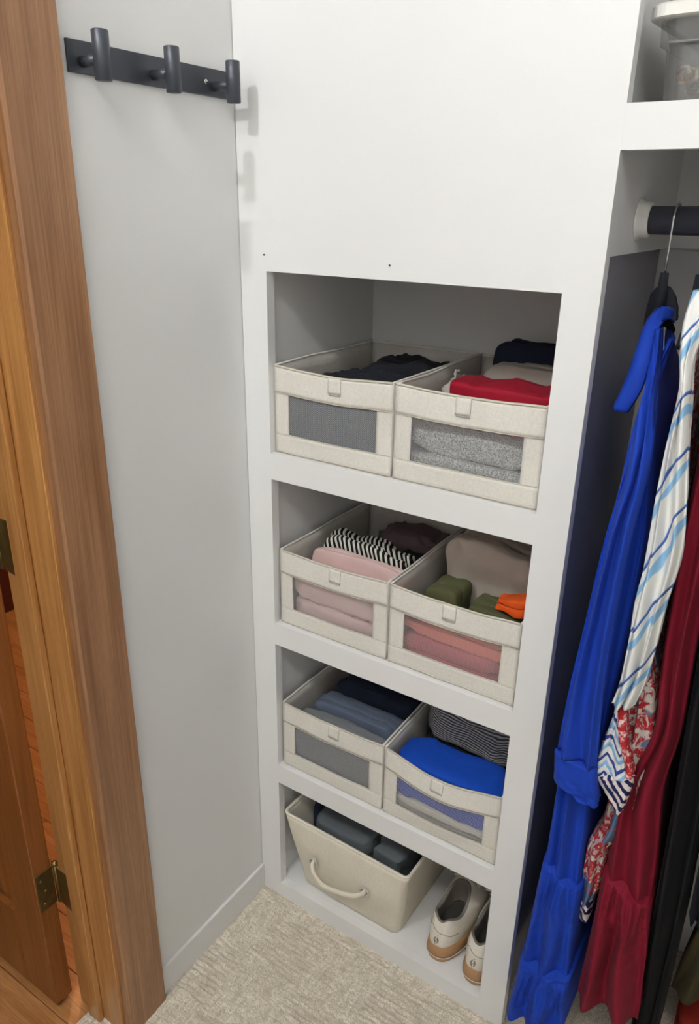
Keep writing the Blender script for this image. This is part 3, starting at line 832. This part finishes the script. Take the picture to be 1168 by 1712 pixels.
# ------------------------------------------------------------------ hanging garments
def hang(name, rows, mat, parent=None, nfold=3, amp=0.008, seed=1, N=70, back=0.35, gather=None, ruff=0.0, nfr=34, round_=0.02, bshift=0.0):
    """cloth volume hanging from the rail.  rows: (z_left, x_left, z_right, x_right, y_front, y_back) from top to bottom"""
    R = spline(rows, N); V = []
    nbk = 10; nsd = 8
    for j, (zl, xl, zr, xr, yf, yb) in enumerate(R):
        t = j/(N-1); xc = (xl+xr)/2; hw = (xr-xl)/2
        loop = []
        g = 0.0
        if gather:
            for gz in gather:
                d = gz-(zl+zr)/2
                if 0 <= d < 0.10: g = max(g, (1-d/0.10))
        for i in range(nfr):
            u = i/(nfr-1); s = 2*u-1
            ph = nfold*PI*u*2+seed*1.7+1.2*noise.noise((t*2.2, seed, 0.5))+0.8*noise.noise((u*2, t*3, seed))
            y = yf+round_*abs(s)**4 - amp*math.cos(ph)*(1-abs(s)**6)*min(1.3, 0.25+t*1.6)
            y += 0.003*noise.noise((u*7+seed, t*14, 2))
            if g: y -= g*(1-g)*4*(0.0045*math.sin(u*46+seed)+0.003)*(1-abs(s)**6)
            if ruff: y += ruff*noise.noise((u*16, t*40, seed))
            loop.append((xl+(xr-xl)*u + 0.0022*math.sin(ph*0.7+t*9)*(1-abs(s)**4), y, zl+(zr-zl)*u))
        zc = (zl+zr)/2; bh = hw*back; xc += bshift
        yR = loop[-1][1]; yL = loop[0][1]
        for i in range(1, nsd):
            u = i/nsd
            loop.append((xr+(xc+bh-xr)*u+0.004*noise.noise((u*6, t*8, seed+3)), yR+(yb-yR)*u, zr+(zc-zr)*u))
        for i in range(nbk):
            u = i/(nbk-1); loop.append((xc+bh-2*bh*u, yb+0.006*math.sin(PI*u), zc))
        for i in range(1, nsd):
            u = i/nsd
            loop.append((xc-bh+(xl-xc+bh)*u+0.004*noise.noise((u*6, t*8, seed+5)), yb+(yL-yb)*u, zc+(zl-zc)*u))
        V += [(max(x_, 0.594), y_, z_) if y_ > 0.015 else (x_, y_, z_) for x_, y_, z_ in loop]
    n = len(V)//N
    F = grid_faces(n, N, True); F.append(tuple(range(n))); F.append(tuple((N-1)*n+k for k in range(n))[::-1])
    return mesh(name, V, F, mat, parent, True)

def rowpx(lx, ly, rx, ry, yf, yb):
    a, b = at(lx, ly, 1, yf), at(rx, ry, 1, yf)
    return (a.z, a.x, b.z, b.x, yf, yb)

M_blue = cloth('royal_blue_crepe', lin(26,62,170), 0.08, 0.7, 900)
M_blackdress = cloth('black_crepe', lin(7,7,11), 0.2)
M_navydress = cloth('dark_navy_crepe', lin(10,11,22), 0.2)
M_olivedress = cloth('dark_olive_cotton', lin(60,52,30), 0.2)
M_redress = cloth('wine_red_crepe', lin(122,20,40), 0.1, 0.7)

def print_fabric():
    """blue and white painterly stripes, brush-drawn and wavy"""
    t = NT('blue_white_print'); tc = t.n('ShaderNodeTexCoord')
    nz = t.n('ShaderNodeTexNoise'); nz.inputs['Scale'].default_value = 9; t.l(tc.outputs['Object'], nz.inputs['Vector'])
    sc = t.n('ShaderNodeVectorMath', operation='SCALE'); sc.inputs['Scale'].default_value = 0.045; t.l(nz.outputs['Color'], sc.inputs[0])
    ad = t.n('ShaderNodeVectorMath', operation='ADD'); t.l(tc.outputs['Object'], ad.inputs[0]); t.l(sc.outputs[0], ad.inputs[1])
    dt = t.n('ShaderNodeVectorMath', operation='DOT_PRODUCT'); dt.inputs[1].default_value = (-0.92, 0.1, 0.40); t.l(ad.outputs[0], dt.inputs[0])
    mu = t.n('ShaderNodeMath', operation='MULTIPLY'); mu.inputs[1].default_value = 25.0; t.l(dt.outputs['Value'], mu.inputs[0])
    fr = t.n('ShaderNodeMath', operation='FRACT'); t.l(mu.outputs[0], fr.inputs[0])
    W_c, LB, MB_, NV = lin(232,232,228), lin(140,186,222), lin(70,120,190), lin(36,56,132)
    col = t.ramp(fr.outputs[0], [(0.0, W_c), (0.36, W_c), (0.40, LB), (0.53, LB), (0.56, W_c), (0.70, W_c), (0.72, NV), (0.77, MB_), (0.80, W_c), (1.0, W_c)])
    t.bump(t.noise(tc.outputs['Object'], 800, 2), 0.3, 0.0008)
    return t.set(Base_Color=col, Roughness=0.85)
def zigzag_fabric():
    t = NT('blue_zigzag_print'); tc = t.n('ShaderNodeTexCoord'); sep = t.n('ShaderNodeSeparateXYZ'); t.l(tc.outputs['Object'], sep.inputs[0])
    pp = t.n('ShaderNodeMath', operation='PINGPONG'); pp.inputs[1].default_value = 0.018; t.l(sep.outputs['X'], pp.inputs[0])
    ad = t.n('ShaderNodeMath', operation='MULTIPLY_ADD'); ad.inputs[1].default_value = 1.5; t.l(pp.outputs[0], ad.inputs[0]); t.l(sep.outputs['Z'], ad.inputs[2])
    mu = t.n('ShaderNodeMath', operation='MULTIPLY'); mu.inputs[1].default_value = 30.0; t.l(ad.outputs[0], mu.inputs[0])
    fr = t.n('ShaderNodeMath', operation='FRACT'); t.l(mu.outputs[0], fr.inputs[0])
    col = t.ramp(fr.outputs[0], [(0, lin(232,230,224)), (0.3, lin(232,230,224)), (0.34, lin(120,170,214)), (0.55, lin(150,190,222)), (0.58, lin(228,226,222)), (0.78, lin(226,226,224)), (0.8, lin(44,66,140)), (0.9, lin(44,66,140))])
    t.bump(t.noise(tc.outputs['Object'], 800, 2), 0.3, 0.0008)
    return t.set(Base_Color=col, Roughness=0.85)
def coral_fabric():
    t = NT('coral_print'); v = t.coord()
    n1 = t.noise(v, 42, 5, 0.65, 1.6); n2 = t.noise(v, 16, 2)
    col = t.ramp(n1, [(0.40, lin(214,208,200)), (0.47, lin(196,190,186)), (0.5, lin(176,30,42)), (0.62, lin(190,40,50)), (0.70, lin(220,210,200))])
    blue = t.ramp(n2, [(0.56, (0,0,0,1)), (0.6, (1,1,1,1))])
    col = t.mix(blue, col, lin(92,118,150))
    t.bump(t.noise(v, 800, 2), 0.3, 0.0008)
    return t.set(Base_Color=col, Roughness=0.85)
M_print, M_zig, M_coral = print_fabric(), zigzag_fabric(), coral_fabric()
M_hemstripe = striped('navy_white_hem_stripe', lin(36,40,84), lin(226,214,210), 85, (0.75,0,0.66), 0.5, 0.001)
M_redlining = NT('red_white_lining'); M_redlining = M_redlining.set(Base_Color=M_redlining.ramp(M_redlining.noise(M_redlining.coord(), 120, 3), [(0.5, lin(180,28,36)), (0.62, lin(226,200,196))]), Roughness=0.85)

def blue_dress():
    o = empty('blue_dress', (0.665, 0.14, 0.05)); tag(o, 'royal blue long-sleeved tiered dress next to the shelf unit', 'dress', 'clothes on the rail')
    def fix(p): p.location = (-0.665, -0.14, -0.05); p.parent = o; return p
    # body from the neck down, front edge falling from the shoulder
    rows = [(1.345, 0.678, 1.345, 0.684, 0.10, 0.19), (1.300, 0.676, 1.300, 0.688, 0.03, 0.25), (1.240, 0.672, 1.240, 0.700, -0.020, 0.30),
            (1.10, 0.668, 1.10, 0.716, -0.034, 0.325), (0.95, 0.664, 0.95, 0.714, -0.034, 0.33), (0.80, 0.660, 0.80, 0.706, -0.030, 0.33), (0.70, 0.650, 0.69, 0.704, -0.030, 0.33)]
    rows += [rowpx(927,1314, 978,1345, -0.03, 0.33), rowpx(910,1420, 966,1460, -0.035, 0.33), rowpx(905,1452, 962,1505, -0.035, 0.33)]
    fix(hang('dress_body', rows, M_blue, None, 2, 0.009, 3, 110, 1.5, bshift=-0.022))
    t1 = [rowpx(902,1446, 965,1500, -0.046, 0.33), rowpx(890,1500, 958,1545, -0.050, 0.33), rowpx(876,1570, 948,1610, -0.050, 0.33), rowpx(866,1618, 944,1660, -0.050, 0.33)]
    fix(hang('skirt_tier', t1, M_blue, None, 2, 0.010, 3.0, 50, 1.4, gather=(t1[0][0],), bshift=-0.022))
    t2 = [rowpx(863,1612, 946,1654, -0.062, 0.33), rowpx(852,1660, 940,1690, -0.065, 0.33), rowpx(840,1702, 934,1735, -0.066, 0.33)]
    fix(hang('skirt_tier', t2, M_blue, None, 2, 0.012, 3.0, 40, 1.4, gather=(t2[0][0],), bshift=-0.022))
    # sleeve falling in front
    rs = [rowpx(1090,552, 1102,549, 0.075, 0.105), rowpx(1083,600, 1099,600, 0.04, 0.075), rowpx(1077,640, 1093,645, 0.0, 0.04), rowpx(1066,685, 1090,685, -0.035, 0.0), rowpx(1053,745, 1086,740, -0.058, -0.02), rowpx(1038,805, 1078,800, -0.066, -0.032)]
    rs += [rowpx(1009,900, 1052,900, -0.07, -0.038), rowpx(966,1079, 1016,1085, -0.07, -0.038), rowpx(939,1198, 1001,1205, -0.072, -0.037), rowpx(928,1258, 994,1290, -0.072, -0.036)]
    sl = fix(hang('sleeve', rs, M_blue, None, 2, 0.007, 5, 70, 0.8, round_=0.008))
    rc = [rowpx(924,1258, 992,1294, -0.0755, -0.036), rowpx(923,1290, 993,1325, -0.077, -0.036), rowpx(924,1312, 994,1340, -0.077, -0.036), rowpx(944,1320, 994,1350, -0.076, -0.037), rowpx(962,1338, 994,1356, -0.075, -0.04)]
    cf = hang('cuff', rc, M_blue, sl, 1, 0.002, 7, 24, 0.85, round_=0.008)
    # collar: folded band round the hanger neck with a long point
    def strip(name, A, B, th=0.003):
        n = 30; a = spline(A, n); b = spline(B, n); V = []
        for s in (0, 1):
            for i in range(n):
                for k in range(5):
                    u = k/4; p = Vector(a[i])*(1-u)+Vector(b[i])*u
                    p += Vector((-0.004*math.sin(PI*u), -0.006*math.sin(PI*u), 0))
                    V.append(p+Vector((th*s*0.8, th*s, 0)))
        m_ = n*5
        F = grid_faces(5, n)+[q[::-1] for q in grid_faces(5, n, False, m_)]
        ring = [k for k in range(5)]+[i*5+4 for i in range(1, n)]+[(n-1)*5+k for k in range(3, -1, -1)]+[i*5 for i in range(n-2, 0, -1)]
        for x_, y_ in zip(ring, ring[1:]+ring[:1]): F.append((x_, y_, m_+y_, m_+x_))
        return fix(mesh(name, V, F, M_blue, None, True))
    top_ = [at(1131,530,1,0.135), at(1122,516,1,0.12), at(1103,513,1,0.105), at(1080,535,1,0.09), at(1063,580,1,0.07), at(1048,625,1,0.055), at(1023,682,1,0.04)]
    bot_ = [at(1126,540,1,0.13), at(1118,534,1,0.11), at(1104,540,1,0.085), at(1092,570,1,0.065), at(1082,610,1,0.05), at(1070,650,1,0.04), at(1046,690,1,0.035)]
    strip('collar', [tuple(p) for p in top_], [tuple(p) for p in bot_])
blue_dress()
hanger(0.655, 'black hanger carrying the blue dress', yoke=True)

def printed_dress():
    o = empty('printed_dress', (0.735, 0.14, 0.3)); tag(o, 'blue and white striped dress with coral red print on the rail', 'dress', 'clothes on the rail')
    def fix(p): p.location = (-0.735, -0.14, -0.3); p.parent = o; return p
    rows = [(1.425, 0.716, 1.425, 0.735, 0.03, 0.20), (1.395, 0.7165, 1.395, 0.738, -0.012, 0.25), (1.33, 0.718, 1.33, 0.728, 0.0, 0.28), (1.20, 0.718, 1.20, 0.728, 0.0, 0.31), (1.05, 0.720, 1.05, 0.732, 0.0, 0.32), (0.93, 0.724, 0.93, 0.740, -0.005, 0.32), (0.86, 0.728, 0.86, 0.762, -0.012, 0.32),
            (0.75, 0.727, 0.75, 0.772, -0.012, 0.32), (0.60, 0.722, 0.60, 0.764, -0.012, 0.32)]
    rows += [rowpx(977,1420, 1014,1425, -0.012, 0.32), rowpx(966,1490, 1000,1490, -0.012, 0.32), rowpx(961,1512, 986,1512, -0.012, 0.32)]
    body = fix(hang('dress_body', rows, M_coral, None, 2, 0.006, 11, 110, 0.35))
    rh = [rowpx(960,1510, 986,1511, -0.0135, 0.32), rowpx(961,1526, 984,1526, -0.0135, 0.32), rowpx(963,1540, 982,1540, -0.0135, 0.32)]
    hang('striped_hem', rh, M_hemstripe, body, 1, 0.003, 12, 10, 0.35)
    rs = [(1.420, 0.715, 1.420, 0.738, -0.005, 0.03), (1.385, 0.7155, 1.385, 0.742, -0.035, 0.0)]
    rs += [rowpx(1134,600, 1158,600, -0.05, -0.02), rowpx(1131,660, 1151,660, -0.055, -0.023), rowpx(1110,750, 1148,750, -0.058, -0.023), rowpx(1092,840, 1145,840, -0.06, -0.023), rowpx(1075,940, 1137,930, -0.06, -0.022), rowpx(1058,1020, 1110,1020, -0.06, -0.02), rowpx(1045,1090, 1095,1080, -0.06, -0.018), rowpx(1033,1145, 1078,1140, -0.06, -0.018), rowpx(1019,1181, 1058,1184, -0.06, -0.018)]
    sl = fix(hang('sleeve', rs, M_print, None, 2, 0.008, 13, 80, 0.8, round_=0.008))
    # inside of the sleeve hem and the second, lower sleeve with zigzag cuff
    r2 = [(0.855, 0.716, 0.855, 0.742, -0.046, -0.018), rowpx(1022,1200, 1044,1200, -0.048, -0.018), rowpx(1000,1260, 1045,1258, -0.05, -0.018), rowpx(993,1290, 1052,1290, -0.052, -0.018), rowpx(993,1305, 1055,1303, -0.052, -0.018)]
    s2 = hang('lower_sleeve', r2, M_zig, sl, 1, 0.005, 15, 40, 0.8, round_=0.008)
    r3 = [rowpx(994,1303, 1056,1301, -0.0535, -0.018), rowpx(1003,1320, 1053,1318, -0.0535, -0.018), rowpx(1016,1340, 1046,1340, -0.0535, -0.02), rowpx(1026,1362, 1036,1362, -0.0535, -0.024)]
    hang('striped_cuff', r3, M_hemstripe, sl, 1, 0.002, 16, 20, 0.85, round_=0.006)
    r4 = [rowpx(1030,1188, 1044,1188, -0.054, -0.03), rowpx(1034,1240, 1046,1240, -0.0565, -0.03), rowpx(1043,1285, 1052,1285, -0.0575, -0.03), rowpx(1049,1303, 1055,1303, -0.0575, -0.03)]
    hang('red_lining', r4, M_redlining, sl, 1, 0.002, 17, 24, 0.85, round_=0.004)
printed_dress()
hanger(0.700, 'black hanger beside the printed dress')

def simple_dress(name, label, mat, rows, seed, gather=None, N=90, amp=0.009, nf=2, parts=()):
    o = empty(name, (rows[0][1], 0.14, rows[-1][0])); tag(o, label, 'dress', 'clothes on the rail')
    p = hang('dress_body', rows, mat, o, nf, amp, seed, N, 0.35, gather)
    p.location = (-rows[0][1], -0.14, -rows[-1][0])
    return o
rr = [(1.40, 0.760, 1.40, 0.785, 0.08, 0.20), (1.33, 0.758, 1.33, 0.796, 0.0, 0.28), (1.22, 0.756, 1.22, 0.802, -0.008, 0.31), (1.03, 0.757, 1.03, 0.800, -0.012, 0.32), (0.90, 0.762, 0.90, 0.803, -0.012, 0.32), (0.80, 0.768, 0.80, 0.806, -0.012, 0.32)]
rr += [rowpx(1030,1330, 1104,1330, -0.015, 0.32), rowpx(1014,1420, 1094,1430, -0.02, 0.32), rowpx(1006,1472, 1081,1532, -0.02, 0.32)]
wd = simple_dress('wine_red_dress', 'wine red tiered dress hanging right of the printed dress', M_redress, rr, 21, amp=0.008)
tr_ = [rowpx(1002,1466, 1083,1527, -0.034, 0.32), rowpx(990,1530, 1078,1570, -0.038, 0.32), rowpx(975,1600, 1072,1630, -0.040, 0.32), rowpx(958,1672, 1060,1722, -0.040, 0.32)]
tw = hang('skirt_tier', tr_, M_redress, wd, 2, 0.016, 21, 60, 0.35, gather=(tr_[0][0],))
tw.location = wd.children[0].location
simple_dress('black_dress', 'black dress hanging between the wine red and navy dresses', M_blackdress,
    [(1.40, 0.805, 1.40, 0.825, 0.08, 0.2), (1.30, 0.803, 1.30, 0.84, -0.01, 0.29), (1.0, 0.805, 1.0, 0.850, -0.022, 0.32), (0.7, 0.816, 0.7, 0.860, -0.022, 0.32), (0.40, 0.824, 0.40, 0.870, -0.008, 0.32), (0.08, 0.828, 0.08, 0.870, 0.02, 0.32)], 23)
simple_dress('navy_dress', 'dark navy dress hanging beside the black dress', M_navydress,
    [(1.40, 0.86, 1.40, 0.88, 0.08, 0.2), (1.30, 0.855, 1.30, 0.89, -0.01, 0.29), (1.0, 0.856, 1.0, 0.906, -0.03, 0.32), (0.58, 0.870, 0.58, 0.906, -0.03, 0.32), (0.50, 0.872, 0.50, 0.906, -0.025, 0.32)], 25)
simple_dress('olive_dress', 'dark olive dress hanging low beside the wine red dress', M_olivedress,
    [(1.40, 0.925, 1.40, 0.94, 0.08, 0.2), (1.30, 0.92, 1.30, 0.95, 0.0, 0.29), (0.9, 0.925, 0.9, 0.975, -0.01, 0.32), (0.60, 0.910, 0.60, 0.97, 0.01, 0.32), (0.34, 0.878, 0.30, 0.95, 0.03, 0.32), (0.26, 0.872, 0.29, 0.95, 0.04, 0.32)], 27)
for x, nm in ((0.78, 'wine red'), (0.815, 'black'), (0.87, 'navy'), (0.932, 'olive')):
    hanger(x, 'black hanger carrying the added %s dress' % nm)
# unseen dresses and hangers, added further along the rail to shade the closet
for k, (nm, colr) in enumerate((('charcoal', (48,48,52)), ('brown', (84,62,48)), ('plum', (74,34,58)), ('bottle green', (34,62,50)), ('midnight blue', (26,30,60)), ('rust', (130,62,38)))):
    x = 1.06+0.16*k
    simple_dress('added_dress', '%s long dress, added unseen further along the rail' % nm, cloth(nm.replace(' ', '_')+'_crepe', lin(*colr), 0.2),
        [(1.40, x-0.012, 1.40, x+0.012, 0.08, 0.2), (1.30, x-0.025, 1.30, x+0.025, -0.01, 0.29), (0.9, x-0.05, 0.9, x+0.05, -0.03, 0.32), (0.3, x-0.06, 0.3, x+0.06, -0.03, 0.32)], 31+k, N=40)
    hanger(x, 'black hanger carrying the added %s dress' % nm)

# things on the closet floor
folded('folded_blanket', 'red folded blanket on the closet floor under the olive dress', 'blanket', cloth('brick_red_fleece', lin(170,52,40), 0.15), (0.885,0.13,0.003), (1.15,0.35,0.085), 51, 0.0, 0.4, 0.006, 3)
folded('cloth_scrap', 'small pale cloth on closet floor behind the blue dress', 'cloth', C_white, (0.665,0.15,0.003), (0.715,0.20,0.03), 52, 0.0, 0.6, 0.006, 0)

# ------------------------------------------------------------------ clear storage box on the upper shelf
def clear_plastic():
    t = NT('clear_plastic'); out = t.t.nodes['Material Output']; t.m.node_tree.nodes.remove(t.b)
    tr = t.n('ShaderNodeBsdfTransparent'); tr.inputs['Color'].default_value = (0.86,0.87,0.88,1)
    df = t.n('ShaderNodeBsdfDiffuse'); df.inputs['Color'].default_value = lin(170,168,164)
    gl = t.n('ShaderNodeBsdfGlossy'); gl.inputs['Roughness'].default_value = 0.15
    m1 = t.n('ShaderNodeMixShader'); m1.inputs[0].default_value = 0.15; t.l(tr.outputs[0], m1.inputs[1]); t.l(df.outputs[0], m1.inputs[2])
    m2 = t.n('ShaderNodeMixShader'); m2.inputs[0].default_value = 0.06; t.l(m1.outputs[0], m2.inputs[1]); t.l(gl.outputs[0], m2.inputs[2])
    t.l(m2.outputs[0], out.inputs['Surface']); return t.m
M_clear = clear_plastic()
def rrect(hx, hy, r, n=8):
    P = []
    for cx, cy, a0 in ((hx-r, hy-r, 0), (-hx+r, hy-r, PI/2), (-hx+r, -hy+r, PI), (hx-r, -hy+r, 1.5*PI)):
        for k in range(n+1): P.append((cx+r*math.cos(a0+k*PI/2/n), cy+r*math.sin(a0+k*PI/2/n)))
    return P
def loft(name, secs, mat, parent, caps=(True, True)):
    V = []; n = len(secs[0][0])
    for P, zz in secs: V += [(x, y, zz) for x, y in P]
    F = grid_faces(n, len(secs), True)
    if caps[0]: F.append(tuple(range(n))[::-1])
    if caps[1]: F.append(tuple((len(secs)-1)*n+k for k in range(n)))
    return mesh(name, V, F, mat, parent, False)
sb = empty('storage_box', (0.785, 0.165, 1.6258), math.radians(-3)); tag(sb, 'clear plastic storage box with white lid on the upper shelf', 'storage box')
HX, HY = 0.150, 0.120
loft('body', [(rrect(HX-0.006,HY-0.006,0.02), 0.0), (rrect(HX,HY,0.022), 0.004), (rrect(HX+0.004,HY+0.004,0.022), 0.061), (rrect(HX+0.010,HY+0.010,0.022), 0.0635), (rrect(HX+0.012,HY+0.012,0.022), 0.092),
              (rrect(HX+0.009,HY+0.009,0.022), 0.092), (rrect(HX+0.001,HY+0.001,0.022), 0.061), (rrect(HX-0.003,HY-0.003,0.02), 0.006)], M_clear, sb)
ld = loft('lid', [(rrect(HX+0.020,HY+0.020,0.026), 0.0885), (rrect(HX+0.023,HY+0.023,0.028), 0.090), (rrect(HX+0.023,HY+0.023,0.028), 0.1015), (rrect(HX+0.020,HY+0.020,0.026), 0.104), (rrect(HX+0.004,HY+0.004,0.024), 0.104), (rrect(HX-0.002,HY-0.002,0.022), 0.100)], M_whiteplastic, sb)
P = spline([(-0.145,-HY-0.0125,0.0645), (-0.11,-HY-0.0125,0.0645), (-0.098,-HY-0.0125,0.067), (-0.094,-HY-0.013,0.076), (-0.092,-HY-0.0135,0.088)], 24)
tube('moulded_rib', P, 0.0016, M_clear, sb, 8)
# curled ribbon filling
rng = random.Random(8); V, F = [], []
for k in range(260):
    x, y = rng.uniform(-0.128, 0.128), rng.uniform(-0.098, 0.098)
    hgt = 0.040*min(1, (x+0.145)/0.035)*rng.random()**0.5
    a = rng.random()*6.28; r = rng.uniform(0.006, 0.011); ln = rng.uniform(0.02, 0.04)
    pts = []
    for i in range(12):
        s = i/11
        pts.append((x+(s-0.5)*ln*math.cos(a)+r*math.cos(s*11)*math.sin(a), y+(s-0.5)*ln*math.sin(a)-r*math.cos(s*11)*math.cos(a), 0.017+hgt+r*math.sin(s*11)*0.8))
    v_, f_ = tube_geo(pts, rng.uniform(0.0015, 0.0032), 5)
    o_ = len(V); V += v_; F += [tuple(i+o_ for i in q) for q in f_]
t = NT('ribbon_mix'); nn = t.noise(t.coord(), 45, 3)
M_ribbon = t.set(Base_Color=t.ramp(nn, [(0.35, lin(150,110,86)), (0.46, lin(206,168,130)), (0.58, lin(246,232,210)), (0.7, lin(170,146,140))]), Roughness=0.35)
rb = mesh('ribbon_curls', V, F, M_ribbon, None, True); rb.location = (0.785, 0.165, 1.6258); rb.rotation_euler = (0, 0, math.radians(-3))
tag(rb, 'heap of brown and cream ribbon curls inside the clear box', 'ribbon', kind='stuff')
folded('folded_scarf', 'mauve folded scarf on the storage box lid', 'clothing', cloth('mauve_scarf', lin(150,120,124), 0.2), (0.70,0.08,1.7303), (0.88,0.24,1.79), 61, 0.0, 0.5, 0.005, 2, rz=math.radians(-3))
